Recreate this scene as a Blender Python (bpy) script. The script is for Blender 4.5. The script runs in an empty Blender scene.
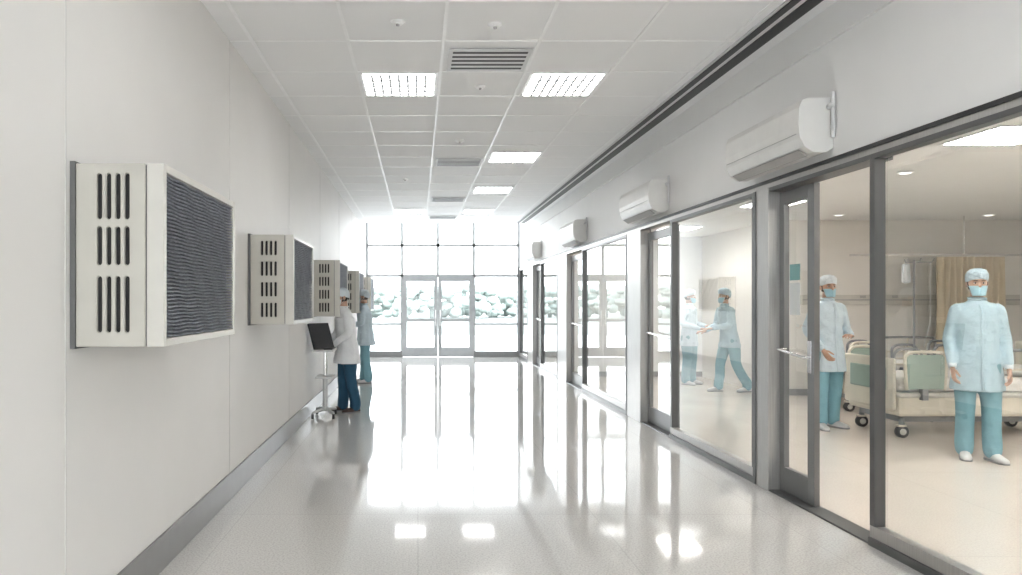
import bpy, bmesh, math, random
from mathutils import Vector, Matrix
random.seed(4)
SC = bpy.context.scene
try:
    SC.view_settings.view_transform = 'Standard'
    SC.view_settings.look = 'None'
    SC.view_settings.exposure = 1.15
except Exception as e:
    print(e)

# ------------------------------------------------------------------ materials
def mat(name, col, rough=0.5, metal=0.0, vary=0.03, vscale=8.0, bump=0.0, bscale=60.0, emit=None, estr=0.0, spec=0.5, coat=0.0, stretch=None, bdist=0.02):
    m = bpy.data.materials.new(name); m.use_nodes = True
    nt = m.node_tree; b = nt.nodes['Principled BSDF']
    b.inputs['Roughness'].default_value = rough
    b.inputs['Metallic'].default_value = metal
    b.inputs['Specular IOR Level'].default_value = spec
    if coat: b.inputs['Coat Weight'].default_value = coat
    tc = nt.nodes.new('ShaderNodeTexCoord')
    src = tc.outputs['Object']
    if stretch:
        mp = nt.nodes.new('ShaderNodeMapping'); mp.inputs['Scale'].default_value = stretch
        nt.links.new(src, mp.inputs['Vector']); src = mp.outputs['Vector']
    n = nt.nodes.new('ShaderNodeTexNoise'); n.inputs['Scale'].default_value = vscale; n.inputs['Detail'].default_value = 4
    nt.links.new(src, n.inputs['Vector'])
    r = nt.nodes.new('ShaderNodeValToRGB')
    c0 = [max(0, c*(1-vary)) for c in col]; c1 = [min(1, c*(1+vary)) for c in col]
    r.color_ramp.elements[0].position = 0.3; r.color_ramp.elements[1].position = 0.7
    r.color_ramp.elements[0].color = (*c0, 1); r.color_ramp.elements[1].color = (*c1, 1)
    nt.links.new(n.outputs['Fac'], r.inputs['Fac']); nt.links.new(r.outputs['Color'], b.inputs['Base Color'])
    if bump:
        n2 = nt.nodes.new('ShaderNodeTexNoise'); n2.inputs['Scale'].default_value = bscale; n2.inputs['Detail'].default_value = 3
        nt.links.new(src, n2.inputs['Vector'])
        bp = nt.nodes.new('ShaderNodeBump'); bp.inputs['Strength'].default_value = bump; bp.inputs['Distance'].default_value = bdist
        nt.links.new(n2.outputs['Fac'], bp.inputs['Height']); nt.links.new(bp.outputs['Normal'], b.inputs['Normal'])
    if emit:
        b.inputs['Emission Color'].default_value = (*emit, 1); b.inputs['Emission Strength'].default_value = estr
    return m

def glass_mat(name, tint=(0.96, 0.98, 0.98), base=0.07):
    m = bpy.data.materials.new(name); m.use_nodes = True
    nt = m.node_tree; nt.nodes.clear()
    o = nt.nodes.new('ShaderNodeOutputMaterial'); mx = nt.nodes.new('ShaderNodeMixShader')
    t = nt.nodes.new('ShaderNodeBsdfTransparent'); t.inputs['Color'].default_value = (*tint, 1)
    g = nt.nodes.new('ShaderNodeBsdfGlossy'); g.inputs['Roughness'].default_value = 0.0
    g.inputs['Color'].default_value = (0.95, 0.97, 0.97, 1)
    lw = nt.nodes.new('ShaderNodeLayerWeight'); lw.inputs['Blend'].default_value = 0.5
    p = nt.nodes.new('ShaderNodeMath'); p.operation = 'POWER'; p.inputs[1].default_value = 4.0
    ma = nt.nodes.new('ShaderNodeMath'); ma.operation = 'MULTIPLY_ADD'; ma.inputs[1].default_value = 1-base; ma.inputs[2].default_value = base
    nt.links.new(lw.outputs['Facing'], p.inputs[0]); nt.links.new(p.outputs[0], ma.inputs[0])
    nt.links.new(ma.outputs[0], mx.inputs['Fac']); nt.links.new(t.outputs[0], mx.inputs[1]); nt.links.new(g.outputs[0], mx.inputs[2])
    nt.links.new(mx.outputs[0], o.inputs['Surface'])
    return m

def floor_mat(name, base, dark, rough, tile=1.2):
    m = bpy.data.materials.new(name); m.use_nodes = True
    nt = m.node_tree; b = nt.nodes['Principled BSDF']
    tc = nt.nodes.new('ShaderNodeTexCoord')
    v = nt.nodes.new('ShaderNodeTexNoise'); v.inputs['Scale'].default_value = 90; v.inputs['Detail'].default_value = 5
    v2 = nt.nodes.new('ShaderNodeTexNoise'); v2.inputs['Scale'].default_value = 1.3; v2.inputs['Detail'].default_value = 3
    nt.links.new(tc.outputs['Object'], v.inputs['Vector']); nt.links.new(tc.outputs['Object'], v2.inputs['Vector'])
    r = nt.nodes.new('ShaderNodeValToRGB')
    r.color_ramp.elements[0].position = 0.38; r.color_ramp.elements[1].position = 0.56
    r.color_ramp.elements[0].color = (*dark, 1); r.color_ramp.elements[1].color = (*base, 1)
    nt.links.new(v.outputs['Fac'], r.inputs['Fac'])
    br = nt.nodes.new('ShaderNodeTexBrick'); br.offset = 0
    br.inputs['Scale'].default_value = 1.0; br.inputs['Brick Width'].default_value = tile; br.inputs['Row Height'].default_value = tile
    br.inputs['Mortar Size'].default_value = 0.004
    br.inputs['Color1'].default_value = (1, 1, 1, 1); br.inputs['Color2'].default_value = (0.98, 0.98, 0.98, 1); br.inputs['Mortar'].default_value = (0.88, 0.88, 0.88, 1)
    nt.links.new(tc.outputs['Object'], br.inputs['Vector'])
    mx = nt.nodes.new('ShaderNodeMixRGB'); mx.blend_type = 'MULTIPLY'; mx.inputs['Fac'].default_value = 1
    nt.links.new(r.outputs['Color'], mx.inputs[1]); nt.links.new(br.outputs['Color'], mx.inputs[2])
    nt.links.new(mx.outputs[0], b.inputs['Base Color'])
    mr = nt.nodes.new('ShaderNodeMapRange'); mr.inputs['To Min'].default_value = rough*0.7; mr.inputs['To Max'].default_value = rough*1.4
    nt.links.new(v2.outputs['Fac'], mr.inputs['Value']); nt.links.new(mr.outputs[0], b.inputs['Roughness'])
    b.inputs['Specular IOR Level'].default_value = 0.75
    b.inputs['Coat Weight'].default_value = 0.3; b.inputs['Coat Roughness'].default_value = 0.03
    return m

M = {}
M['wall'] = mat('wall_paint', (0.785, 0.77, 0.75), 0.55, vary=0.015, vscale=2)
M['wallw'] = mat('wall_paint_white', (0.86, 0.855, 0.845), 0.55, vary=0.015, vscale=2)
M['ward'] = mat('ward_paint', (0.88, 0.85, 0.805), 0.6, vary=0.015, vscale=2)
M['wardc'] = mat('ward_ceiling_paint', (0.90, 0.90, 0.89), 0.7, vary=0.01, vscale=2)
M['ceil'] = mat('ceiling_tile', (0.90, 0.90, 0.90), 0.8, vary=0.015, vscale=120)
M['tbar'] = mat('ceiling_tbar', (0.95, 0.95, 0.95), 0.4)
M['lattice'] = mat('light_lattice', (0.45, 0.45, 0.45), 0.4)
M['seam'] = mat('wall_seam', (0.70, 0.69, 0.67), 0.6)
M['black'] = mat('black_track', (0.012, 0.012, 0.013), 0.4)
M['base'] = mat('baseboard_vinyl', (0.25, 0.25, 0.25), 0.35)
M['frame'] = mat('frame_dark_metal', (0.11, 0.11, 0.11), 0.35, metal=0.4)
M['steel'] = mat('frame_steel', (0.42, 0.41, 0.395), 0.35, metal=0.7, vary=0.08, vscale=3, stretch=(30, 30, 1))
M['doorm'] = mat('door_dark_metal', (0.20, 0.20, 0.20), 0.35, metal=0.5)
M['alu'] = mat('window_aluminium', (0.42, 0.43, 0.44), 0.4, metal=0.2)
M['chrome'] = mat('chrome', (0.75, 0.75, 0.75), 0.15, metal=1.0)
M['glass'] = glass_mat('partition_glass', base=0.12)
M['wglass'] = glass_mat('window_glass', base=0.04)
M['floor'] = floor_mat('corridor_floor', (0.66, 0.645, 0.62), (0.53, 0.515, 0.495), 0.065)
M['wfloor'] = floor_mat('ward_floor', (0.78, 0.71, 0.635), (0.71, 0.64, 0.57), 0.22, 2.0)
M['cream'] = mat('unit_cream_casing', (0.55, 0.53, 0.475), 0.4)
M['cream2'] = mat('unit_bezel', (0.64, 0.62, 0.57), 0.4)
M['back'] = mat('unit_backplate', (0.14, 0.14, 0.14), 0.5)
M['slot'] = mat('slot_dark', (0.006, 0.005, 0.005), 0.6)
M['filter'] = mat('filter_slats', (0.27, 0.29, 0.325), 0.5, metal=0.1, vary=0.3, vscale=25, bump=0.6, bscale=40, stretch=(1, 1, 6))
M['ac'] = mat('ac_plastic', (0.76, 0.75, 0.725), 0.35)
M['acslot'] = mat('ac_louver', (0.42, 0.41, 0.40), 0.5)
M['light'] = mat('light_panel', (0.9, 0.9, 0.9), 0.5, emit=(1.0, 0.99, 0.97), estr=5.0)
M['wlight'] = mat('ward_light_panel', (0.9, 0.9, 0.9), 0.5, emit=(1.0, 0.965, 0.92), estr=27.0)
M['dlight'] = mat('downlight_lamp', (0.9, 0.9, 0.9), 0.5, emit=(1.0, 0.965, 0.92), estr=1.2)
M['vent'] = mat('vent_metal', (0.7, 0.7, 0.7), 0.5)
M['ventd'] = mat('vent_dark', (0.06, 0.06, 0.06), 0.6)
M['skin'] = mat('skin', (0.56, 0.35, 0.255), 0.5, vary=0.06)
M['hair'] = mat('hair', (0.04, 0.028, 0.02), 0.6)
M['eyew'] = mat('eye_white', (0.7, 0.7, 0.7), 0.2)
M['coatw'] = mat('lab_coat_cloth', (0.78, 0.79, 0.80), 0.85, bump=0.6, bscale=10, vscale=5, bdist=0.03)
M['gown'] = mat('gown_pale_blue', (0.42, 0.56, 0.63), 0.8, bump=0.8, bscale=9, vscale=6, bdist=0.035)
M['gownw'] = mat('gown_white_blue', (0.57, 0.67, 0.73), 0.8, bump=0.8, bscale=9, vscale=6, bdist=0.035)
M['capb'] = mat('cap_pale_blue', (0.47, 0.60, 0.67), 0.8, bump=0.6, bscale=40)
M['capw'] = mat('cap_white', (0.68, 0.74, 0.77), 0.8, bump=0.6, bscale=40)
M['mask'] = mat('mask_blue', (0.36, 0.58, 0.67), 0.8, bump=0.3, bscale=30)
M['teal'] = mat('scrub_teal', (0.20, 0.39, 0.455), 0.85, bump=0.8, bscale=9, bdist=0.03)
M['navy'] = mat('scrub_blue', (0.02, 0.08, 0.14), 0.85, bump=0.6, bscale=9, bdist=0.03)
M['shoe'] = mat('shoe_white', (0.65, 0.65, 0.65), 0.5)
M['shoed'] = mat('shoe_dark', (0.06, 0.035, 0.03), 0.5)
M['sole'] = mat('shoe_sole', (0.25, 0.25, 0.26), 0.6)
M['bedc'] = mat('bed_cream_panel', (0.70, 0.65, 0.55), 0.4)
M['bedg'] = mat('bed_green_panel', (0.30, 0.38, 0.33), 0.35)
M['bedm'] = mat('bed_metal', (0.25, 0.26, 0.27), 0.4, metal=0.6)
M['sheet'] = mat('bed_sheet', (0.82, 0.80, 0.76), 0.85, bump=0.5, bscale=8)
M['rubber'] = mat('rubber', (0.04, 0.04, 0.04), 0.6)
M['curtain'] = mat('curtain_cloth', (0.76, 0.66, 0.50), 0.9)
M['screen'] = mat('monitor_black', (0.012, 0.013, 0.016), 0.4)
M['plas'] = mat('cart_plastic', (0.6, 0.6, 0.6), 0.4)
M['sign'] = mat('sign_teal', (0.22, 0.42, 0.42), 0.5)
M['paper'] = mat('sign_paper', (0.75, 0.78, 0.78), 0.6)
M['lawn'] = mat('lawn', (0.185, 0.205, 0.195), 0.9, vary=0.03, vscale=0.3)
M['pave'] = mat('paving', (0.80, 0.80, 0.80), 0.8, vary=0.03)
M['leaf'] = mat('foliage', (0.30, 0.345, 0.325), 0.9, vary=0.06, vscale=1.0)
M['bag'] = mat('iv_bag', (0.75, 0.78, 0.8), 0.2)

# ------------------------------------------------------------------ builder
def crom(P, t):
    n = len(P); i = min(int(t), n-2); f = t-i
    p0 = P[max(i-1, 0)]; p1 = P[i]; p2 = P[i+1]; p3 = P[min(i+2, n-1)]
    return [0.5*((2*b)+(-a+c)*f+(2*a-5*b+4*c-d)*f*f+(-a+3*b-3*c+d)*f**3) for a, b, c, d in zip(p0, p1, p2, p3)]

def smooth_rows(rows, sub):
    rows = [list(r) for r in rows]; out = []
    for k in range((len(rows)-1)*sub+1):
        out.append(crom(rows, k/sub))
    return out

class Bd:
    def __init__(s):
        s.bm = bmesh.new(); s.mats = []
    def mi(s, m):
        if m not in s.mats: s.mats.append(m)
        return s.mats.index(m)
    def box(s, x0, x1, y0, y1, z0, z1, m, R=None):
        i = s.mi(m); vs = []
        for x in (x0, x1):
            for y in (y0, y1):
                for z in (z0, z1):
                    v = Vector((x, y, z))
                    if R is not None: v = R @ v
                    vs.append(s.bm.verts.new(v))
        for f in ((0, 1, 3, 2), (4, 6, 7, 5), (0, 4, 5, 1), (2, 3, 7, 6), (0, 2, 6, 4), (1, 5, 7, 3)):
            s.bm.faces.new([vs[k] for k in f]).material_index = i
    def quad(s, pts, m):
        s.bm.faces.new([s.bm.verts.new(Vector(p)) for p in pts]).material_index = s.mi(m)
    def loft(s, rings, m, cap=True, closed=True):
        i = s.mi(m); R = [[s.bm.verts.new(Vector(p)) for p in r] for r in rings]
        n = len(R[0])
        for a, b in zip(R[:-1], R[1:]):
            for k in range(n if closed else n-1):
                f = s.bm.faces.new((a[k], a[(k+1) % n], b[(k+1) % n], b[k])); f.material_index = i; f.smooth = True
        if cap and closed:
            for r, rv in ((R[0], True), (R[-1], False)):
                c = s.bm.verts.new(sum((v.co for v in r), Vector())/n)
                for k in range(n):
                    t = (r[k], c, r[(k+1) % n]) if not rv else (r[(k+1) % n], c, r[k])
                    f = s.bm.faces.new(t); f.material_index = i; f.smooth = True
    def tube(s, pts, rads, m, n=12, ref=(1, 0, 0), rnd=True, sub=1, loop=False):
        rows = [list(p)+(list(r) if isinstance(r, (tuple, list)) else [r, r]) for p, r in zip(pts, rads)]
        if sub > 1: rows = smooth_rows(rows, sub)
        P = [Vector(r[:3]) for r in rows]; Rr = [(r[3], r[4]) for r in rows]
        ref = Vector(ref); rings = []; F = []
        for k in range(len(P)):
            t = (P[min(k+1, len(P)-1)]-P[max(k-1, 0)])
            if t.length < 1e-9: t = Vector((0, 0, 1))
            t.normalize()
            rf = ref if abs(ref.dot(t)) < 0.95 else Vector((0, 1, 0.1))
            u = (rf-t*rf.dot(t)).normalized(); v = t.cross(u)
            F.append((P[k], t, u, v, Rr[k][0], Rr[k][1]))
        def ring(c, u, v, a, b):
            return [c+u*a*math.cos(2*math.pi*q/n)+v*b*math.sin(2*math.pi*q/n) for q in range(n)]
        if rnd:
            c, t, u, v, a, b = F[0]; e = min(a, b)
            for al in (75, 45, 20):
                q = math.radians(al); rings.append(ring(c-t*e*math.sin(q), u, v, a*math.cos(q), b*math.cos(q)))
        for c, t, u, v, a, b in F: rings.append(ring(c, u, v, a, b))
        if rnd:
            c, t, u, v, a, b = F[-1]; e = min(a, b)
            for al in (20, 45, 75):
                q = math.radians(al); rings.append(ring(c+t*e*math.sin(q), u, v, a*math.cos(q), b*math.cos(q)))
        s.loft(rings, m)
    def ell(s, c, r, m, R=None, n=14):
        c = Vector(c); rings = []
        for k in range(1, n//2+2):
            ph = math.pi*k/(n//2+2)
            rr = []
            for q in range(n):
                th = 2*math.pi*q/n
                p = Vector((r[0]*math.sin(ph)*math.cos(th), r[1]*math.sin(ph)*math.sin(th), -r[2]*math.cos(ph)))
                if R is not None: p = R @ p
                rr.append(c+p)
            rings.append(rr)
        s.loft(rings, m)
    def prism_y(s, prof, y0, y1, m):
        i = s.mi(m)
        a = [s.bm.verts.new((p[0], y0, p[1])) for p in prof]; b = [s.bm.verts.new((p[0], y1, p[1])) for p in prof]
        n = len(prof)
        for k in range(n):
            s.bm.faces.new((a[k], a[(k+1) % n], b[(k+1) % n], b[k])).material_index = i
        s.bm.faces.new(a[::-1]).material_index = i; s.bm.faces.new(b).material_index = i
    def done(s, name, bevel=0, parent=None, loc=(0, 0, 0), rz=0, scale=1, remesh=0, sm=0, disp=0):
        bmesh.ops.recalc_face_normals(s.bm, faces=s.bm.faces)
        me = bpy.data.meshes.new(name); s.bm.to_mesh(me); s.bm.free()
        for m in s.mats: me.materials.append(m)
        o = bpy.data.objects.new(name, me); SC.collection.objects.link(o)
        o.location = loc; o.rotation_euler = (0, 0, rz); o.scale = (scale,)*3
        if parent: o.parent = parent
        if remesh:
            d = o.modifiers.new('r', 'REMESH'); d.mode = 'VOXEL'; d.voxel_size = remesh; d.use_smooth_shade = True
        if sm:
            d = o.modifiers.new('s', 'SMOOTH'); d.factor = 0.5; d.iterations = sm
        if bevel:
            d = o.modifiers.new('b', 'BEVEL'); d.width = bevel; d.segments = 2; d.limit_method = 'ANGLE'
        return o

def empty(name, loc=(0, 0, 0), rz=0, scale=1):
    e = bpy.data.objects.new(name, None); SC.collection.objects.link(e)
    e.location = loc; e.rotation_euler = (0, 0, rz); e.scale = (scale,)*3; e.empty_display_size = 0.1
    return e

# ------------------------------------------------------------------ constants
F = 700.0; CX, CY, H = 418.0, 303.0, 1.45
XL, XR, ZC = -1.40, 2.73, 3.40
YB, YE, YC = -5.0, 18.8, 17.0     # behind, end wall, ceiling end

# ------------------------------------------------------------------ shell
b = Bd(); b.box(XL-0.1, XR, YB, YE, -0.1, 0, M['floor']); b.done('floor')
b = Bd(); b.box(XR, 9.8, YB, YE, -0.1, 0, M['wfloor']); b.done('floor_ward')
b = Bd(); b.box(XL-0.15, XL, YB, YE+0.15, 0, 4.1, M['wall']); b.done('wall_left')
b = Bd()
b.box(XL, XR, YB-0.15, YB, 0, 0.5, M['wall']); b.box(XL, XR, YB-0.15, YB, 3.3, 4.1, M['wall']); b.box(XR, 9.8, YB-0.15, YB, 0, 4.1, M['wall'])
b.done('wall_back')
b = Bd()  # unseen window behind the camera, added to brighten the near corridor
for x in (-1.37, 0, 1.35, 2.70): b.box(x-0.03, x+0.03, YB-0.1, YB, 0.5, 3.3, M['alu'])
for z in (0.53, 1.9, 3.27): b.box(XL, XR, YB-0.1, YB, z-0.03, z+0.03, M['alu'])
b.quad([(XL, YB-0.05, 0.5), (XR, YB-0.05, 0.5), (XR, YB-0.05, 3.3), (XL, YB-0.05, 3.3)], M['wglass'])
b.done('window_7')
b = Bd()
b.box(XL, XR+0.12, YB, YC, ZC, ZC+0.1, M['ceil'])
b.box(XL, XR+0.12, YC-0.1, YC, ZC+0.1, 4.0, M['wallw'])
b.box(XL, XR+0.12, YC, YE, 4.0, 4.1, M['wallw'])
b.done('ceiling')
# ceiling grid
b = Bd(); gx = [-1.235, -0.52, 0.19, 0.905, 1.62, 2.3]
for x in gx: b.box(x-0.012, x+0.012, YB, YC, ZC-0.006, ZC, M['tbar'])
y = 5.9-0.69*15
while y < YC:
    b.box(XL, 2.36, y-0.010, y+0.010, ZC-0.004, ZC, M['tbar']); y += 0.69
b.done('trim_1')
# black track
b = Bd(); b.box(2.37, 2.60, YB, YC, ZC-0.012, ZC, M['vent'])
b.box(2.39, 2.445, YB, YC, ZC-0.02, ZC-0.012, M['black']); b.box(2.49, 2.585, YB, YC, ZC-0.02, ZC-0.012, M['black'])
b.done('trim_2')
# cornice on right wall
b = Bd(); b.box(XR-0.025, XR, YB, YC, 3.18, ZC-0.001, M['wallw']); b.done('trim_3')
# baseboard
b = Bd(); b.box(XL, XL+0.018, YB, YE, 0, 0.19, M['base']); b.done('baseboard_left', bevel=0.004)
b = Bd()
for y in (2.78, 5.2, 7.6, 10.0, 12.4, 14.8):
    b.box(XL, XL+0.002, y-0.003, y+0.003, 0.19, ZC, M['seam'])
b.done('trim_4')
# right wall upper part & solid parts
b = Bd()
b.box(XR, XR+0.12, YB, YE, 2.40, 4.1, M['wallw'])
b.box(XR, XR+0.12, YB, 1.2, 0, 2.40, M['wallw'])
b.done('wall_right')
b = Bd(); b.box(XR-0.03, XR, 1.2, YE-0.05, 2.375, 2.40, M['black']); b.box(XR-0.02, XR+0.10, 1.2, YE-0.05, 2.34, 2.375, M['steel'])
b.done('trim_5')

# glazing panels
def glazing(n, y0, y1):
    b = Bd(); x0, x1 = XR-0.02, XR+0.045
    w = 0.045
    b.box(x0, x1, y0, y1, 0, 0.12, M['steel'])
    b.box(x0-0.01, x0, y0, y1, 0, 0.05, M['frame'])
    b.box(x0, x1, y0, y1, 2.31, 2.34, M['frame'])
    b.box(x0, x1, y0, y0+w, 0.12, 2.31, M['frame']); b.box(x0, x1, y1-w, y1, 0.12, 2.31, M['frame'])
    b.quad([(XR+0.02, y0+w, 0.12), (XR+0.02, y1-w, 0.12), (XR+0.02, y1-w, 2.31), (XR+0.02, y0+w, 2.31)], M['glass'])
    b.done('window_%d' % n)
for n, (a, c) in enumerate([(1.2, 4.20), (5.64, 7.52), (9.1, 11.58), (13.6, 15.5), (17.3, 18.7)]): glazing(n+1, a, c)
# metal columns
for n, (a, c) in enumerate([(5.40, 5.64), (8.5, 9.1), (12.75, 13.6), (16.5, 17.3)]):
    b = Bd(); b.box(XR-0.03, XR+0.10, a, c, 0, 2.34, M['steel']); b.box(XR-0.035, XR-0.03, c-0.05, c, 0, 2.34, M['frame'])
    b.done('trim_%d' % (n+6), bevel=0.006)
# doors
def sdoor(n, y0, y1, sign=False):
    b = Bd(); x0, x1 = XR+0.06, XR+0.10; s = 0.085
    b.box(x0, x1, y0, y0+s, 0.015, 2.30, M['doorm']); b.box(x0, x1, y1-s, y1, 0.015, 2.30, M['doorm'])
    b.box(x0, x1, y0+s, y1-s, 0.015, 0.2, M['doorm']); b.box(x0, x1, y0+s, y1-s, 2.2, 2.30, M['doorm'])
    xm = (x0+x1)/2
    b.quad([(xm, y0+s, 0.2), (xm, y1-s, 0.2), (xm, y1-s, 2.2), (xm, y0+s, 2.2)], M['glass'])
    b.tube([(x0-0.045, y0+0.05, 1.06), (x0-0.045, y1-0.08, 1.10)], [0.012, 0.012], M['chrome'])
    b.tube([(x0, y0+0.06, 1.06), (x0-0.045, y0+0.06, 1.06)], [0.01, 0.01], M['chrome'])
    b.tube([(x0, y1-0.1, 1.10), (x0-0.045, y1-0.1, 1.10)], [0.01, 0.01], M['chrome'])
    b.box(x0-0.012, x0, y0+0.02, y0+0.07, 0.95, 1.18, M['chrome'])
    if sign:
        b.box(xm-0.004, xm-0.001, y1-s-0.19, y1-s-0.05, 1.62, 1.74, M['sign'])
        b.box(xm-0.004, xm-0.001, y1-s-0.19, y1-s-0.05, 1.36, 1.60, M['paper'])
    b.done('door_%d' % n, bevel=0.003)
sdoor(1, 4.93, 5.42, True); sdoor(2, 7.56, 8.5); sdoor(3, 11.62, 12.75); sdoor(4, 15.55, 16.5)
b = Bd(); b.box(XR-0.02, XR+0.12, 4.20, 5.40, 0, 0.012, M['frame']); b.box(XR-0.02, XR+0.12, 4.20, 5.40, 2.31, 2.34, M['frame'])
for a, c in ((7.52, 8.5), (11.58, 12.75), (15.5, 16.5)): b.box(XR-0.02, XR+0.12, a, c, 0, 0.012, M['frame'])
b.done('trim_10')

# ward shell
b = Bd(); b.box(9.65, 9.8, YB, YE, 0, 2.75, M['ward']); b.done('wall_ward_side')
b = Bd(); b.box(5.6, 9.65, 11.0, 11.15, 0, 2.75, M['ward']); b.box(5.6, 5.75, 11.15, 13.8, 0, 2.75, M['ward']); b.done('wall_ward_rear')
b = Bd(); b.box(XR+0.12, 9.65, 13.8, 13.95, 0, 2.75, M['wallw']); b.done('wall_ward_partition')
b = Bd(); b.box(XR+0.12, 9.8, YB, YE, 2.75, 2.85, M['wardc']); b.done('ceiling_ward')
b = Bd()
b.box(9.63, 9.65, YB, 11, 0, 0.1, M['base']); b.box(5.6, 9.63, 10.985, 11.0, 0, 0.1, M['base']); b.box(XR+0.12, 5.6, 13.785, 13.8, 0, 0.1, M['base'])
b.done('baseboard_ward')
b = Bd(); b.box(XR, 9.8, YE, YE+0.15, 0, 4.1, M['wallw']); b.done('wall_ward_end')
# bed-head service rail on rear wall
b = Bd(); b.box(6.0, 9.4, 10.93, 11.0, 1.42, 1.58, M['cream2']); b.box(6.0, 9.4, 10.925, 10.93, 1.49, 1.51, M['acslot'])
for xx in (6.4, 6.9, 7.4, 8.9): b.box(xx, xx+0.09, 10.92, 10.93, 1.53, 1.57, M['acslot'])
b.done('bedhead_service_rail', bevel=0.008)

# lights
def panel(x0, x1, y0, y1, z, m, name='ceiling_light_panel'):
    b = Bd()
    b.box(x0, x1, y0, y1, z-0.012, z-0.007, M['tbar'])
    b.box(x0+0.03, x1-0.03, y0+0.03, y1-0.03, z-0.016, z-0.012, m)
    k = 8
    for i in range(1, k):
        xx = x0+0.03+(x1-x0-0.06)*i/k
        b.box(xx-0.010, xx+0.010, y0+0.03, y1-0.03, z-0.022, z-0.016, M['lattice'])
        if i % 2 == 0:
            yy = y0+0.03+(y1-y0-0.06)*i/k
            b.box(x0+0.03, x1-0.03, yy-0.014, yy+0.014, z-0.023, z-0.017, M['lattice'])
    b.done(name)
for y0 in (-3.8, -0.5, 2.7, 5.9, 9.0, 11.7, 14.5):  # rows behind the camera are unseen, added as soft fill light
    if y0 != 9.0 and y0 != 11.7: panel(-0.50, 0.17, y0, y0+0.66, ZC, M['light'])
    panel(0.95, 1.61, y0, y0+0.66, ZC, M['light'])
for x, y in ((4.25, 5.1), (7.2, 5.3), (4.3, 8.8), (4.2, 11.8), (4.3, 1.5), (7.2, 1.5), (4.3, 3.3), (7.2, 3.3)):  # panels nearest the camera are out of view, added to boost ward light
    panel(x, x+0.62, y, y+0.62, 2.75, M['wlight'], 'ward_light_panel')
panel(4.2, 4.8, 15.5, 16.1, 2.75, M['wlight'], 'ward_light_panel')
def downlight(x, y, z):
    b = Bd(); b.tube([(x, y, z-0.001), (x, y, z-0.012)], [0.075, 0.07], M['tbar'], n=24, rnd=False)
    b.tube([(x, y, z-0.012), (x, y, z-0.015)], [0.05, 0.05], M['dlight'], n=24, rnd=False); b.done('downlight')
for x, y in ((4.84, 6.95), (6.2, 10.3), (8.4, 10.3)): downlight(x, y, 2.75)
# vents
for y0 in (5.35, 9.4, 12.9, 15.6):
    b = Bd(); x0, x1, y1 = 0.24, 0.88, y0+0.5
    b.box(x0, x1, y0, y1, ZC-0.015, ZC-0.007, M['vent'])
    for i in range(5):
        yy = y0+0.045+i*0.09
        b.box(x0+0.03, x1-0.03, yy, yy+0.035, ZC-0.018, ZC-0.015, M['ventd'])
    b.done('ceiling_vent')
for x, y in ((0.56, 6.3), (0.54, 4.9), (-0.14, 4.85), (0.5, 8.4), (-0.2, 11.0)):
    b = Bd(); b.tube([(x, y, ZC), (x, y, ZC-0.018)], [0.05, 0.035], M['tbar'], n=20, rnd=False)
    b.tube([(x, y, ZC-0.018), (x, y, ZC-0.03)], [0.014, 0.012], M['acslot'], n=12, rnd=False); b.done('smoke_detector')

# ------------------------------------------------------------------ end wall
b = Bd(); t0, t1 = YE-0.02, YE+0.08
def mull(x, z0=0, z1=4.0, w=0.035): b.box(x-w, x+w, t0, t1, z0, z1, M['alu'])
for x in (-1.37, -0.43, 1.50, 2.70): mull(x)
for x in (0.535,): mull(x, 2.2, 4.0)
for x0, x1 in ((-1.37, -0.43), (-0.43, 1.5), (1.5, 2.7)):
    for z in (2.18, 3.0, 3.95): b.box(x0, x1, t0, t1, z-0.035, z+0.035, M['alu'])
for x0, x1 in ((-1.37, -0.43), (1.5, 2.7)):
    b.box(x0, x1, t0-0.02, t1, 0, 0.16, M['base']); b.box(x0, x1, t0, t1, 0.86, 0.91, M['alu'])
b.quad([(-1.37, YE+0.03, 0.1), (-0.43, YE+0.03, 0.1), (-0.43, YE+0.03, 4.0), (-1.37, YE+0.03, 4.0)], M['wglass'])
b.quad([(1.5, YE+0.03, 0.1), (2.7, YE+0.03, 0.1), (2.7, YE+0.03, 4.0), (1.5, YE+0.03, 4.0)], M['wglass'])
b.quad([(-0.43, YE+0.03, 2.18), (1.5, YE+0.03, 2.18), (1.5, YE+0.03, 4.0), (-0.43, YE+0.03, 4.0)], M['wglass'])
b.done('window_6')
for n, (x0, x1) in enumerate(((-0.40, 0.53), (0.54, 1.47))):
    b = Bd(); s = 0.1
    b.box(x0, x0+s, t0, t0+0.05, 0.01, 2.15, M['alu']); b.box(x1-s, x1, t0, t0+0.05, 0.01, 2.15, M['alu'])
    b.box(x0+s, x1-s, t0, t0+0.05, 0.01, 0.26, M['alu']); b.box(x0+s, x1-s, t0, t0+0.05, 2.03, 2.15, M['alu'])
    b.box(x0+s, x1-s, t0, t0+0.05, 0.95, 1.03, M['alu'])
    b.quad([(x0+s, t0+0.02, 0.26), (x1-s, t0+0.02, 0.26), (x1-s, t0+0.02, 2.03), (x0+s, t0+0.02, 2.03)], M['wglass'])
    hx = x1-0.05 if n == 0 else x0+0.05
    b.tube([(hx, t0-0.05, 0.85), (hx, t0-0.05, 1.25)], [0.014]*2, M['chrome']); b.tube([(hx, t0, 0.9), (hx, t0-0.05, 0.9)], [0.01]*2, M['chrome']); b.tube([(hx, t0, 1.2), (hx, t0-0.05, 1.2)], [0.01]*2, M['chrome'])
    b.done('door_%d' % (n+5), bevel=0.004)

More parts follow.
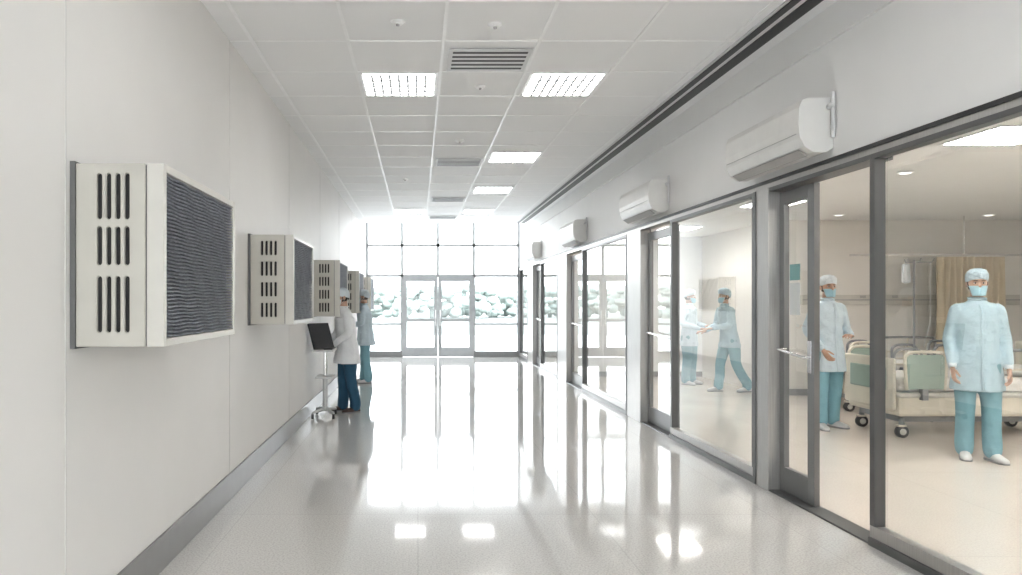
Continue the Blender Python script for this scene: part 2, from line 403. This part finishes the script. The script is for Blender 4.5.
# exterior
b = Bd(); b.box(-60, 60, YE+0.15, 34, -0.25, -0.12, M['pave']); b.box(-60, 60, -40, YB-0.15, -0.25, -0.12, M['pave']); b.done('paving')
b = Bd(); b.box(-90, 90, 34, 120, -0.25, -0.12, M['lawn']); b.done('lawn')
for k in range(26):
    x = -34+k*2.7+random.uniform(-1, 1); yy = 76+random.uniform(-5, 5)
    b = Bd(); b.tube([(x, yy, -0.12), (x, yy, 1.8)], [0.25, 0.18], M['leaf'], rnd=False)
    for q in range(34):
        b.ell((x+random.uniform(-2.0, 2.0), yy+random.uniform(-1, 1), 1.6+random.uniform(-1.3, 1.5)), (random.uniform(0.4, 0.8), 0.7, random.uniform(0.3, 0.6)), M['leaf'], n=10)
    b.done('tree')

# ------------------------------------------------------------------ wall units (left)
def capsule(cx, cz, w, h, n=8):
    r = w/2; pts = []
    for k in range(n+1): a = math.pi*k/n; pts.append((cx+r*math.cos(a), cz+h/2-r+r*math.sin(a)))
    for k in range(n+1): a = math.pi+math.pi*k/n; pts.append((cx+r*math.cos(a), cz-h/2+r+r*math.sin(a)))
    return pts
def wall_unit(y0, rows):
    x0, L = XL+0.001, 1.10; z0, z1 = 1.273, 2.013
    e = empty('air_purifier', (x0, y0, z0))
    def fin(bb, nm, bev=0): return bb.done(nm, bevel=bev, parent=e)
    dx = 0.30; hh = z1-z0
    cas = Bd(); cas.box(0.02, dx, 0, L, 0, hh, M['cream']); co = cas.done('casing')
    cut = Bd(); plugs = Bd()
    for (ra, rb) in rows:
        for k in range(4):
            cx = 0.115+k*0.037
            cut.prism_y(capsule(cx, (ra+rb)/2, 0.020, rb-ra), -0.02, 0.05, M['cream'])
            plugs.prism_y(capsule(cx, (ra+rb)/2, 0.0195, rb-ra-0.001), 0.012, 0.049, M['slot'])
    cu = cut.done('cut')
    md = co.modifiers.new('x', 'BOOLEAN'); md.operation = 'DIFFERENCE'; md.object = cu; md.solver = 'EXACT'
    dg = bpy.context.evaluated_depsgraph_get(); me = bpy.data.meshes.new_from_object(co.evaluated_get(dg))
    co.modifiers.clear(); co.data = me; bpy.data.objects.remove(cu)
    co.parent = e
    bv = co.modifiers.new('b', 'BEVEL'); bv.width = 0.003; bv.limit_method = 'ANGLE'; bv.segments = 1
    fin(plugs, 'slot_backing')
    q = Bd(); q.box(0.0, 0.02, -0.008, L+0.008, -0.008, hh+0.008, M['back']); fin(q, 'back_plate')
    q = Bd()
    q.box(dx, dx+0.006, 0.004, L-0.004, 0.004, hh-0.004, M['back'])
    t = 0.035; a, c = dx+0.006, 0.375
    q.box(a, c, 0, t, 0, hh, M['cream2']); q.box(a, c, L-t, L, 0, hh, M['cream2'])
    q.box(a, c, t, L-t, 0, t*0.9, M['cream2']); q.box(a, c, t, L-t, hh-t*0.9, hh, M['cream2'])
    fin(q, 'front_bezel', 0.006)
    q = Bd(); n = 44; q.box(a, a+0.03, t, L-t, t*0.9, hh-t*0.9, M['filter'])
    st = (hh-1.8*t)/n
    for k in range(n):
        zz = t*0.9+st*(k+0.5)
        m2 = 24; w = []
        for j in range(m2+1):
            yy = t+(L-2*t)*j/m2
            w.append((a+0.046+0.002*math.sin(j*1.3+k*0.9), yy, zz+0.0022*math.sin(j*1.1+k*0.35)))
        q.tube(w, [(0.018, 0.0052)]*len(w), M['filter'], n=6, rnd=False)
    fin(q, 'filter_grille')
    return e
r1 = [(0.058, 0.285), (0.33, 0.485), (0.515, 0.70)]
r4 = [(0.06, 0.18), (0.23, 0.35), (0.40, 0.52), (0.57, 0.69)]
wall_unit(2.82, r1)
for y in (5.76, 9.16, 12.2, 15.2): wall_unit(y, r4)

# ------------------------------------------------------------------ split AC (right)
def split_ac(y0):
    L = 1.10; z0 = 2.44; b = Bd()
    x = XR
    prof = [(x, z0+0.03), (x, z0+0.36), (x-0.17, z0+0.36), (x-0.205, z0+0.345), (x-0.225, z0+0.30), (x-0.23, z0+0.18), (x-0.22, z0+0.10), (x-0.19, z0+0.04), (x-0.13, z0), (x-0.05, z0)]
    b.prism_y(prof, y0, y0+L, M['ac'])
    b.box(x-0.232, x-0.226, y0+0.03, y0+L-0.03, z0+0.125, z0+0.129, M['acslot'])
    R = Matrix.Translation((x-0.165, 0, z0+0.012)) @ Matrix.Rotation(math.radians(35), 4, 'Y')
    b.box(-0.035, 0.035, y0+0.06, y0+L-0.06, -0.006, 0.0, M['acslot'], R)
    b.box(x-0.17, x-0.05, y0+0.08, y0+L-0.08, z0+0.36, z0+0.364, M['acslot'])
    b.tube([(x-0.03, y0-0.03, z0+0.30), (x-0.03, y0+0.02, z0+0.30)], [0.02, 0.02], M['vent'])
    b.tube([(x-0.02, y0-0.03, z0+0.38), (x-0.02, y0-0.03, z0+0.10)], [0.012, 0.012], M['vent'])
    b.done('wall_air_conditioner', bevel=0.012)
for y in (4.60, 7.60, 11.3, 15.4): split_ac(y)

# ------------------------------------------------------------------ people
def add_hand(b, w, d, nrm, side, m, curl=0.35):
    w = Vector(w); d = Vector(d).normalized(); nrm = Vector(nrm); nrm = (nrm-d*nrm.dot(d)).normalized()
    lat = d.cross(nrm).normalized()*side
    b.tube([w-d*0.03, w+d*0.01, w+d*0.045, w+d*0.085], [(0.026, 0.020), (0.029, 0.018), (0.039, 0.016), (0.040, 0.012)], m, n=12, ref=lat, sub=2)
    for off, ln, cc in ((0.030, 0.070, 1.0), (0.010, 0.080, 1.1), (-0.011, 0.074, 1.25), (-0.030, 0.058, 1.4)):
        p = w+d*0.082+lat*off; ang = curl*cc*0.5; pts = [p-d*0.01, p]; r = [0.0095, 0.0092]
        for sgl, rr in ((0.42, 0.0088), (0.32, 0.008), (0.26, 0.0068)):
            dd = (d*math.cos(ang)+nrm*math.sin(ang)+lat*off*1.5).normalized()
            p = p+dd*ln*sgl; pts.append(p); r.append(rr); ang += curl*cc
        b.tube(pts, r, m, n=8)
    p = w+d*0.02+lat*0.022; t1 = (d*0.7+lat*0.65+nrm*0.35).normalized(); t2 = (d*0.95+lat*0.2+nrm*0.4).normalized()
    b.tube([p, p+t1*0.035, p+t1*0.035+t2*0.03, p+t1*0.035+t2*0.055], [0.013, 0.0115, 0.0098, 0.008], m, n=8)

HEAD = [(0.0, .026, .030, -.052), (.012, .040, .048, -.044), (.035, .053, .066, -.027), (.065, .062, .080, -.012), (.095, .069, .088, -.004),
        (.125, .073, .094, 0), (.155, .074, .097, .003), (.185, .069, .092, .006), (.210, .056, .075, .008), (.226, .036, .048, .008), (.234, .012, .016, .008)]
def head_at(z):
    z = max(0, min(.234, z))
    for a, c in zip(HEAD[:-1], HEAD[1:]):
        if a[0] <= z <= c[0]:
            f = (z-a[0])/(c[0]-a[0]); return [a[k]+(c[k]-a[k])*f for k in (1, 2, 3)]
    return HEAD[-1][1:]

def person(name, x, y, rot, ht, P):
    e = empty(name, (x, y, 0), math.radians(rot), ht/1.76)
    lean = P.get('lean', 0.0); hem = P.get('hem', 0.62); top, bot = P['top'], P['bot']; fat = P.get('fat', 1.0)
    def sp(z): return -lean*max(0, (z-0.9))/0.53
    b = Bd()
    feet = P.get('feet', {'L': (0.11, 0.0, 8), 'R': (-0.11, 0.0, -8)})
    knees = P.get('knees', {})
    b.ell((0, 0, 0.90), (0.15, 0.115, 0.12), bot)
    for s, sg in (('L', 1), ('R', -1)):
        fx, fy, fa = feet[s][:3]; lift = feet[s][3] if len(feet[s]) > 3 else 0
        kx, ky = knees.get(s, ((fx+0.09*sg)/2, fy*0.45-0.015))
        b.tube([(0.085*sg, 0, 0.88), (0.09*sg*0.6+kx*0.4, ky*0.45, 0.70), (kx, ky, 0.48), ((kx+fx)/2, (ky+fy)/2+0.012, 0.28+lift/2), (fx*0.7+((kx+fx)/2)*0.3, fy+0.008, 0.15+lift), (fx, fy+0.005, 0.085+lift)],
               [(0.10, 0.11), (0.090, 0.10), (0.076, 0.082), (0.073, 0.080), (0.075, 0.080), (0.070, 0.080)], bot, n=16, sub=4)
    b.done('trousers', parent=e, remesh=0.011, sm=3)
    b = Bd()
    for s in 'LR':
        fx, fy, fa = feet[s][:3]; lift = feet[s][3] if len(feet[s]) > 3 else 0
        a = math.radians(fa); d = Vector((math.sin(a), -math.cos(a), 0)); c = Vector((fx, fy, lift))
        row = [(-.075, .030, .034, .030), (-.05, .036, .052, .046), (0, .037, .058, .054), (.06, .041, .045, .040), (.12, .045, .034, .030), (.165, .038, .028, .026), (.19, .022, .020, .020)]
        rings = []; so = []
        lat = Vector((d.y, -d.x, 0))
        for r in smooth_rows(row, 2):
            t, wd, hh, zc = r; cc = c+d*t
            rings.append([cc+lat*wd*math.cos(q*math.pi/8)+Vector((0, 0, max(0.012, zc+hh*0.95*math.sin(q*math.pi/8)))) for q in range(16)])
            so.append([cc+lat*(wd+0.003)*sx+Vector((0, 0, sz)) for sx, sz in ((-1, 0.0), (1, 0.0), (1, 0.016), (-1, 0.016))])
        b.loft(rings, P.get('shoe', M['shoe'])); b.loft(so, M['sole'])
    b.done('shoes', parent=e)
    b = Bd(); N = 48
    G = [(hem, .205, .160), (hem+.07, .202, .155), (.82, .190, .146), (.95, .175, .134), (1.07, .160, .120), (1.2, .164, .124), (1.31, .168, .122),
         (1.38, .165, .112), (1.425, .140, .096), (1.455, .098, .082), (1.485, .064, .068), (1.515, .058, .063)]
    G = [g for i, g in enumerate(G) if i == 0 or g[0] > hem+0.04]
    rows = smooth_rows(G, 3); rings = []; ph = random.uniform(0, 6)
    for z, a, c in rows:
        f = max(0, min(1, (1.1-z)/0.45)); ff = 0.25+0.75*f
        a *= fat if z < 1.35 else 1; c *= fat if z < 1.35 else 1
        rg = []
        for q in range(N):
            th = 2*math.pi*q/N
            k = 1+ff*(0.040*math.sin(5*th+ph+z*3)+0.034*math.sin(9*th+ph*2-z*5)+0.020*math.sin(13*th))+0.020*math.sin(z*40+3*th+ph)*(1-f)
            rg.append((a*k*math.cos(th), sp(z)+c*k*math.sin(th), z))
        rings.append(rg)
    b.loft(rings, top)
    arms = {}
    for s, A in P['arms'].items():
        A = list(A); A[0] = (A[0][0]*0.90, A[0][1], A[0][2]); A[1] = (A[1][0]*0.93, A[1][1], A[1][2]); arms[s] = A
    for s, sg in (('L', 1), ('R', -1)):
        el, wr = arms[s][0], arms[s][1]
        sh = Vector((0.150*sg, sp(1.39), 1.39)); el = Vector(el); wr = Vector(wr)
        mid = el*0.5+wr*0.5
        b.tube([sh+Vector((-0.05*sg, 0, 0.005)), sh, sh*0.5+el*0.5+Vector((0.004*sg, 0, 0)), el, mid, wr],
               [0.055, (0.060, 0.068), (0.053, 0.060), (0.050, 0.053), (0.046, 0.048), (0.039, 0.042)], top, n=16, sub=4, rnd=True)
        d = (el-sh).normalized()
        for kk in (-0.045, -0.015, 0.018):
            c = el-d*abs(kk) if kk < 0 else el+(wr-el).normalized()*kk
            b.ell(c, (0.056, 0.058, 0.010), top, n=12)
    b.done('gown', parent=e, remesh=0.011, sm=2)
    def surf(z, th, off=0.008):
        for r0, r1 in zip(rows[:-1], rows[1:]):
            if r0[0] <= z <= r1[0]:
                f = (z-r0[0])/(r1[0]-r0[0]); a = r0[1]+(r1[1]-r0[1])*f; c = r0[2]+(r1[2]-r0[2])*f
                return Vector(((a+off)*math.cos(th), sp(z)+(c+off)*math.sin(th), z))
        return Vector((0, 0, z))
    b = Bd()
    if P.get('placket', True):
        zs = [hem+0.01+k*(1.43-hem)/14 for k in range(15)]
        b.tube([surf(z, -math.pi/2+0.02) for z in zs], [(0.010, 0.004)]*15, top, n=8, rnd=False)
    for sg in (1, -1):
        ths = [-math.pi/2+sg*(0.42+k*0.09) for k in range(6)]
        b.tube([surf(0.90, t) for t in ths], [0.004]*6, top, n=6)
    cr = [(0.064*math.cos(t*math.pi/9), sp(1.49)+0.068*math.sin(t*math.pi/9), 1.495+0.012*math.sin(t*math.pi/9)) for t in range(19)]
    b.tube(cr, [(0.010, 0.010)]*19, top, n=8, rnd=False)
    for s in 'LR':
        el, wr = Vector(arms[s][0]), Vector(arms[s][1]); d = (wr-el).normalized()
        b.tube([wr+d*0.0, wr+d*0.035, wr+d*0.05], [0.038, 0.034, 0.032], P.get('cuff', top), n=14, rnd=False)
    b.done('gown_trim', parent=e)
    b = Bd()
    for s, sg in (('L', 1), ('R', -1)):
        el, wr = Vector(arms[s][0]), Vector(arms[s][1]); d = (wr-el).normalized()
        hd = Vector(arms[s][2]) if len(arms[s]) > 2 else d
        nm = Vector(arms[s][3]) if len(arms[s]) > 3 else Vector((-sg, 0, 0))
        add_hand(b, wr+d*0.055, hd, nm, sg*(-1), P.get('handm', M['skin']), P.get('curl', 0.35))
    b.done('hands', parent=e)
    hy = -lean*1.12-0.005
    yaw = math.radians(P.get('yaw', 0)); pit = math.radians(P.get('pitch', 0))
    MH = Matrix.Translation((0, hy, 1.525)) @ Matrix.Rotation(yaw, 4, 'Z') @ Matrix.Rotation(pit, 4, 'X')
    b = Bd(); rings = []
    for z, a, c, yo in smooth_rows(HEAD, 2):
        rg = []
        for q in range(28):
            th = 2*math.pi*q/28; px = a*math.cos(th); py = c*math.sin(th)
            if py < 0 and 0.095 < z < 0.135: py += 0.007*max(0, 1-abs(abs(px)-0.030)/0.022)
            rg.append(MH @ Vector((px, yo+py, z)))
        rings.append(rg)
    b.loft(rings, M['skin'])
    b.tube([MH @ Vector(p) for p in ((0, -0.088, 0.122), (0, -0.100, 0.10), (0, -0.110, 0.082), (0, -0.094, 0.070))], [.008, .010, .014, .010], M['skin'], n=10)
    b.tube([MH @ Vector(p) for p in ((-0.022, -0.078, 0.045), (0, -0.090, 0.047), (0.022, -0.078, 0.045))], [.005, .008, .005], M['skin'], n=8)
    for sg in (1, -1):
        b.ell(MH @ Vector((0.077*sg, 0.008, 0.105)), (0.010, 0.020, 0.033), M['skin'])
    b.tube([Vector((0, sp(1.46)+0.01, 1.44)), MH @ Vector((0, 0.012, 0.03)), MH @ Vector((0, 0.01, 0.07))], [0.056, 0.052, 0.053], M['skin'], n=18)
    b.done('head', parent=e, remesh=0.006, sm=1)
    b = Bd()
    for sg in (1, -1):
        b.ell(MH @ Vector((0.030*sg, -0.078, 0.113)), (0.013, 0.010, 0.007), M['eyew'], n=10)
        b.ell(MH @ Vector((0.030*sg, -0.0865, 0.113)), (0.0065, 0.003, 0.0065), M['hair'], n=10)
        b.tube([MH @ Vector(p) for p in ((0.016*sg, -0.088, 0.1205), (0.030*sg, -0.0895, 0.1225), (0.045*sg, -0.080, 0.1195))], [.0018, .0022, .0015], M['hair'], n=6)
        b.tube([MH @ Vector(p) for p in ((0.015*sg, -0.093, 0.134), (0.030*sg, -0.089, 0.138), (0.047*sg, -0.077, 0.133))], [.003, .0035, .002], M['hair'], n=6)
    b.done('eyes', parent=e)
    b = Bd(); rings = []
    for z in (0.055, 0.08, 0.11, 0.14, 0.17, 0.20, 0.222):
        a, c, yo = head_at(z); rg = []
        lim = 200 if z < 0.15 else 230
        for k in range(17):
            th = math.radians(90-lim/2+lim*k/16); rg.append(MH @ Vector(((a+.006)*math.cos(th), yo+(c+.007)*math.sin(th), z)))
        rings.append(rg)
    b.loft(rings, M['hair'], closed=False)
    o = b.done('hair', parent=e); sd = o.modifiers.new('s', 'SOLIDIFY'); sd.thickness = 0.006
    b = Bd(); rings = []
    C = [(0.0, .078, .101), (.008, .082, .106), (.030, .086, .110), (.060, .085, .108), (.084, .072, .092), (.100, .050, .063), (.108, .018, .022)]
    for z, a, c in smooth_rows(C, 3):
        rg = []
        for q in range(48):
            th = 2*math.pi*q/48; k = 1+0.022*math.sin(16*th+z*60)+0.016*math.sin(7*th+z*30+ph)
            if z < 0.006: k = 1
            yy = c*k*math.sin(th)
            zz = 0.150+z-0.040*(yy+0.1)/0.2*(1-z/0.13)*1.6
            rg.append(MH @ Vector((a*k*math.cos(th), 0.006+yy, zz)))
        rings.append(rg)
    b.loft(rings, P['cap']); b.done('bouffant_cap', parent=e)
    if P.get('mask', True):
        b = Bd(); rings = []
        nz = 13
        for k in range(nz):
            z = -0.006+0.094*k/(nz-1); a, c, yo = head_at(max(0.004, z+0.004)); rg = []
            for j in range(21):
                u = j/10-1; th = -math.pi/2+u*math.radians(68)
                bul = 0.020*math.exp(-(u/0.38)**2)*(0.5+0.5*math.sin(math.pi*k/(nz-1)))+0.006
                low = max(0, 0.035-z)*0.6
                pl = 0.0018*math.sin(k*2.4)
                rg.append(MH @ Vector(((a+.008+low*0.6)*math.cos(th), yo+(c+bul+pl)*math.sin(th), z)))
            rings.append(rg)
        b.loft(rings, P.get('maskm', M['mask']), closed=False)
        for sg in (1, -1):
            for zz in (0.082, 0.01):
                a, c, yo = head_at(zz)
                b.tube([MH @ Vector((sg*(a+.008)*math.cos(math.radians(22)), yo-(c+.008)*math.sin(math.radians(22)), zz)), MH @ Vector((sg*0.078, -0.012, 0.5*zz+0.05)), MH @ Vector((sg*0.080, 0.03, 0.105))], [.0015]*3, M['shoe'], n=6)
        o = b.done('face_mask', parent=e); sd = o.modifiers.new('s', 'SOLIDIFY'); sd.thickness = 0.003
    return e

person('nurse', 5.19, 6.50, -24, 1.755, dict(top=M['gown'], bot=M['teal'], cap=M['capb'], cuff=M['capw'], hem=0.64, fat=1.0,
    arms={'L': ((0.235, 0.01, 1.12), (0.235, -0.05, 0.90)), 'R': ((-0.235, 0.01, 1.12), (-0.225, -0.08, 0.90))},
    feet={'L': (0.11, -0.03, 16), 'R': (-0.09, 0.02, -8)}, yaw=-3))
person('nurse', 4.77, 8.15, 5, 1.76, dict(top=M['gownw'], bot=M['teal'], cap=M['capw'], hem=0.66,
    arms={'L': ((0.27, 0.02, 1.14), (0.14, -0.20, 1.09), (-0.6, -0.5, 0.1), (0, 0.2, -1)), 'R': ((-0.26, 0.03, 1.14), (-0.20, -0.14, 0.95), (0.2, -0.5, -0.7), (0.8, 0, 0))},
    feet={'L': (0.10, 0.05, 18), 'R': (-0.13, -0.06, -15)}, yaw=-10))
person('doctor', 4.84, 12.5, 40, 1.68, dict(top=M['gownw'], bot=M['teal'], cap=M['capw'], hem=0.72,
    arms={'L': ((0.25, 0.0, 1.14), (0.12, -0.24, 1.10), (-0.4, -0.8, 0.1), (0, 0, -1)), 'R': ((-0.25, 0.0, 1.14), (-0.14, -0.24, 1.06), (0.3, -0.8, 0.1), (0, 0, -1))}, yaw=15))
person('doctor', 5.10, 11.45, -78, 1.68, dict(top=M['gown'], bot=M['teal'], cap=M['capb'], hem=0.76, lean=0.09,
    arms={'L': ((0.22, -0.15, 1.15), (0.14, -0.38, 1.10), (0, -1, 0), (0, 0, -1)), 'R': ((-0.22, -0.13, 1.14), (-0.14, -0.36, 1.05), (0, -1, 0), (0, 0, -1))},
    feet={'L': (0.09, 0.26, 5), 'R': (-0.09, -0.16, -5)}, knees={'L': (0.09, 0.06), 'R': (-0.09, -0.12)}))
person('technician', -0.94, 9.32, -66, 1.64, dict(top=M['coatw'], bot=M['navy'], cap=M['capw'], hem=0.70, shoe=M['shoed'], lean=0.05, maskm=M['capw'], fat=1.18,
    arms={'L': ((0.25, -0.06, 1.13), (0.17, -0.25, 0.98), (-0.1, -1, -0.1), (0, 0, -1)), 'R': ((-0.25, -0.08, 1.13), (-0.17, -0.27, 0.97), (0.1, -1, -0.1), (0, 0, -1))},
    feet={'L': (0.09, 0.08, 5), 'R': (-0.10, -0.04, -8)}, pitch=10))
person('technician', -0.95, 12.7, -95, 1.68, dict(top=M['gownw'], bot=M['teal'], cap=M['capw'], hem=0.72, lean=0.03, fat=1.15,
    arms={'L': ((0.23, -0.05, 1.15), (0.14, -0.24, 1.10), (-0.1, -1, 0.1), (0, 0, -1)), 'R': ((-0.23, -0.05, 1.15), (-0.14, -0.24, 1.08), (0.1, -1, 0.1), (0, 0, -1))},
    feet={'L': (0.09, 0.06, 5), 'R': (-0.10, -0.06, -8)}))

# ------------------------------------------------------------------ computer cart
e = empty('computer_cart', (-1.185, 8.93, 0), 0)
b = Bd()
for dx, dy in ((-0.13, -0.2), (0.13, -0.2), (-0.13, 0.2), (0.11, 0.2)):
    b.tube([(0, 0, 0.10), (dx*0.6, dy*0.6, 0.09), (dx, dy, 0.075)], [0.022, 0.02, 0.016], M['plas'], n=10)
    b.tube([(dx-0.012, dy, 0.035), (dx+0.012, dy, 0.035)], [0.034, 0.034], M['rubber'], n=16, ref=(0, 0, 1), rnd=False)
    b.tube([(dx, dy, 0.08), (dx, dy, 0.05)], [0.012, 0.012], M['chrome'], n=8)
b.done('base', parent=e)
b = Bd(); b.tube([(0, 0, 0.09), (0, 0, 0.86)], [0.024, 0.02], M['chrome'], n=14); b.tube([(0, 0, 0.1), (0, 0, 0.5)], [0.032, 0.032], M['plas'], n=14)
b.tube([(-0.04, 0.02, 0.86), (-0.04, 0.02, 1.0)], [0.015, 0.015], M['screen'], n=10); b.done('post', parent=e)
b = Bd(); b.box(-0.15, 0.13, -0.20, 0.22, 0.84, 0.865, M['plas']); b.box(-0.0, 0.115, -0.17, 0.19, 0.865, 0.88, M['screen'])
b.box(-0.11, 0.11, -0.16, 0.16, 0.50, 0.525, M['plas'])
b.done('tray', parent=e, bevel=0.008)
b = Bd(); R = Matrix.Translation((-0.045, -0.02, 1.02)) @ Matrix.Rotation(math.radians(-38), 4, 'Z') @ Matrix.Rotation(math.radians(-20), 4, 'Y')
b.box(-0.02, 0.012, -0.17, 0.17, -0.16, 0.18, M['screen'], R); b.box(0.012, 0.014, -0.155, 0.155, -0.145, 0.165, M['screen'], R)
b.done('monitor', parent=e, bevel=0.006)

# ------------------------------------------------------------------ hospital beds
def bed(x, y, rz=0, name='hospital_bed'):
    e = empty(name, (x, y, 0), math.radians(rz)); L, W = 2.05, 0.92
    b = Bd()
    b.box(0.12, L-0.12, 0.12, 0.17, 0.17, 0.23, M['bedm']); b.box(0.12, L-0.12, W-0.17, W-0.12, 0.17, 0.23, M['bedm'])
    b.box(0.12, 0.18, 0.12, W-0.12, 0.17, 0.23, M['bedm']); b.box(L-0.18, L-0.12, 0.12, W-0.12, 0.17, 0.23, M['bedm'])
    for cx in (0.55, 1.5):
        R = Matrix.Translation((cx, W/2, 0.33)) @ Matrix.Rotation(math.radians(35), 4, 'Y')
        b.box(-0.03, 0.03, -0.25, 0.25, -0.16, 0.16, M['bedm'], R)
    b.done('under_frame', parent=e, bevel=0.008)
    b = Bd()
    for cx in (0.15, L-0.15):
        for cy in (0.12, W-0.12):
            b.tube([(cx, cy-0.022, 0.065), (cx, cy+0.022, 0.065)], [0.065, 0.065], M['rubber'], n=20, ref=(0, 0, 1), rnd=False)
            b.tube([(cx, cy-0.026, 0.065), (cx, cy+0.026, 0.065)], [0.035, 0.035], M['cream2'], n=16, ref=(0, 0, 1), rnd=False)
            b.tube([(cx, cy, 0.2), (cx, cy, 0.13)], [0.022, 0.03], M['bedm'], n=12)
            b.box(cx-0.05, cx+0.03, cy-0.032, cy+0.032, 0.12, 0.14, M['bedc'])
    b.done('castors', parent=e)
    b = Bd(); b.box(0.05, L-0.05, 0.02, W-0.02, 0.24, 0.46, M['bedc']); b.box(0.04, L-0.04, 0.0, W, 0.44, 0.50, M['cream2'])
    b.done('deck', parent=e, bevel=0.03)
    b = Bd(); b.box(0.07, L-0.07, 0.04, W-0.04, 0.50, 0.63, M['sheet']); b.done('mattress', parent=e, bevel=0.04)
    b = Bd(); b.box(0.07, 1.35, 0.015, W-0.015, 0.56, 0.655, M['sheet']); b.done('blanket', parent=e, bevel=0.03)
    b = Bd(); b.ell((L-0.35, W/2, 0.69), (0.2, 0.3, 0.07), M['sheet']); b.done('pillow', parent=e)
    for nm, xx, zt in (('foot_board', 0.0, 0.86), ('head_board', L-0.03, 1.0)):
        b = Bd()
        b.box(xx, xx+0.035, 0.03, W-0.03, 0.30, zt, M['bedc']); b.box(xx-0.006, xx+0.041, 0.14, W-0.14, 0.50, zt-0.1, M['bedg'])
        b.done(nm, parent=e, bevel=0.02)
    for nm, yy in (('side_rail', -0.03), ('side_rail_far', W+0.01)):
        b = Bd()
        for x0, x1, zt, mm in ((0.08, 0.52, 0.93, 'bedg'), (0.62, 0.95, 0.90, 'bedc'), (1.1, 1.9, 0.95, 'bedc')):
            zb = 0.54; r = 0.09
            pts = [(x0+0.02, yy, zb), (x0, yy, zt-r), (x0+r*0.3, yy, zt-r*0.3), (x0+r, yy, zt), (x1-r, yy, zt), (x1-r*0.3, yy, zt-r*0.3), (x1, yy, zt-r), (x1-0.02, yy, zb)]
            b.tube(pts, [0.017]*8, M['bedc'] if mm == 'bedg' else M['bedm'], n=10, sub=3, ref=(0, 1, 0))
            if mm == 'bedg':
                b.box(x0+0.025, x1-0.025, yy-0.006, yy+0.010, zb, zt-0.03, M[mm])
            else:
                b.tube([(x0+0.02, yy, (zb+zt)/2), (x1-0.02, yy, (zb+zt)/2)], [0.012]*2, M[mm], n=8, ref=(0, 1, 0))
                b.tube([((x0+x1)/2, yy, zt), ((x0+x1)/2, yy, zb)], [0.012]*2, M[mm], n=8)
            b.box((x0+x1)/2-0.03, (x0+x1)/2+0.03, min(yy, 0.02 if yy < 0 else W-0.03), max(yy, 0.03 if yy < 0 else W), 0.42, 0.60, M['bedm'])
        b.done(nm, parent=e)
    return e
bed(5.06, 7.42); bed(5.62, 9.25)

# IV pole
b = Bd(); x, y = 6.18, 8.72
for k in range(5):
    a = k*2*math.pi/5; ex, ey = x+0.22*math.cos(a), y+0.22*math.sin(a)
    b.tube([(x, y, 0.12), (ex, ey, 0.07)], [0.014, 0.012], M['bedm'], n=8); b.tube([(ex-0.01, ey, 0.03), (ex+0.01, ey, 0.03)], [0.028]*2, M['rubber'], n=12, ref=(0, 0, 1), rnd=False)
    b.tube([(ex, ey, 0.07), (ex, ey, 0.04)], [0.01]*2, M['chrome'], n=6)
b.tube([(x, y, 0.1), (x, y, 1.98)], [0.014, 0.010], M['bedm'], n=10)
b.tube([(x-0.12, y, 1.99), (x-0.10, y, 1.95), (x, y, 1.96), (x+0.22, y, 1.96), (x+0.25, y, 2.0)], [0.007]*5, M['bedm'], n=8)
b.tube([(x, y-0.12, 2.0), (x, y-0.1, 1.96), (x, y+0.1, 1.96), (x, y+0.12, 2.0)], [0.006]*4, M['bedm'], n=8)
b.tube([(x+0.2, y, 1.95), (x+0.2, y, 1.2), (x+0.1, y-0.02, 0.9)], [0.003]*3, M['bag'], n=6)
b.tube([(x-0.1, y, 1.92), (x-0.1, y, 1.72)], [(0.05, 0.02), (0.055, 0.025)], M['bag'], n=12)
b.done('iv_pole')

# curtain
b = Bd(); N = 90; x0, x1, yc = 7.75, 8.75, 10.45; rings = []
for zz in (0.25, 0.8, 1.4, 2.0, 2.14):
    rg = []
    for k in range(N+1):
        f = k/N; am = 0.045 if zz < 2.1 else 0.03
        rg.append((x0+(x1-x0)*f+0.01*math.sin(zz*5+k*.3), yc+am*math.sin(f*2*math.pi*11+0.3*math.sin(zz*2)), zz))
    rings.append(rg)
b.loft(rings, M['curtain'], closed=False)
b.box(x0-1.3, x1+0.8, yc-0.015, yc+0.015, 2.15, 2.18, M['chrome'])
for xx in (x0-1.0, x0+0.4, x1+0.6): b.tube([(xx, yc, 2.18), (xx, yc, 2.75)], [0.008]*2, M['chrome'], n=8)
b.done('privacy_curtain')

# ------------------------------------------------------------------ world and camera
w = bpy.data.worlds.new('World'); SC.world = w; w.use_nodes = True; nt = w.node_tree
bg = nt.nodes['Background']; bg.inputs['Strength'].default_value = 4.2
tc = nt.nodes.new('ShaderNodeTexCoord'); sx = nt.nodes.new('ShaderNodeSeparateXYZ'); cr = nt.nodes.new('ShaderNodeValToRGB')
cr.color_ramp.elements[0].position = 0.0; cr.color_ramp.elements[0].color = (0.96, 0.98, 1, 1)
cr.color_ramp.elements[1].position = 0.6; cr.color_ramp.elements[1].color = (0.90, 0.95, 1, 1)
nt.links.new(tc.outputs['Generated'], sx.inputs[0]); nt.links.new(sx.outputs['Z'], cr.inputs['Fac']); nt.links.new(cr.outputs['Color'], bg.inputs['Color'])
cam = bpy.data.cameras.new('camera'); co = bpy.data.objects.new('camera', cam); SC.collection.objects.link(co)
cam.sensor_width = 36; cam.sensor_fit = 'HORIZONTAL'; cam.lens = F/1022*36
cam.shift_x = (511-CX)/1022; cam.shift_y = (CY-287.5)/1022
co.location = (0, 0, H); co.rotation_euler = (math.pi/2, 0, 0); cam.clip_start = 0.05; cam.clip_end = 400
SC.camera = co
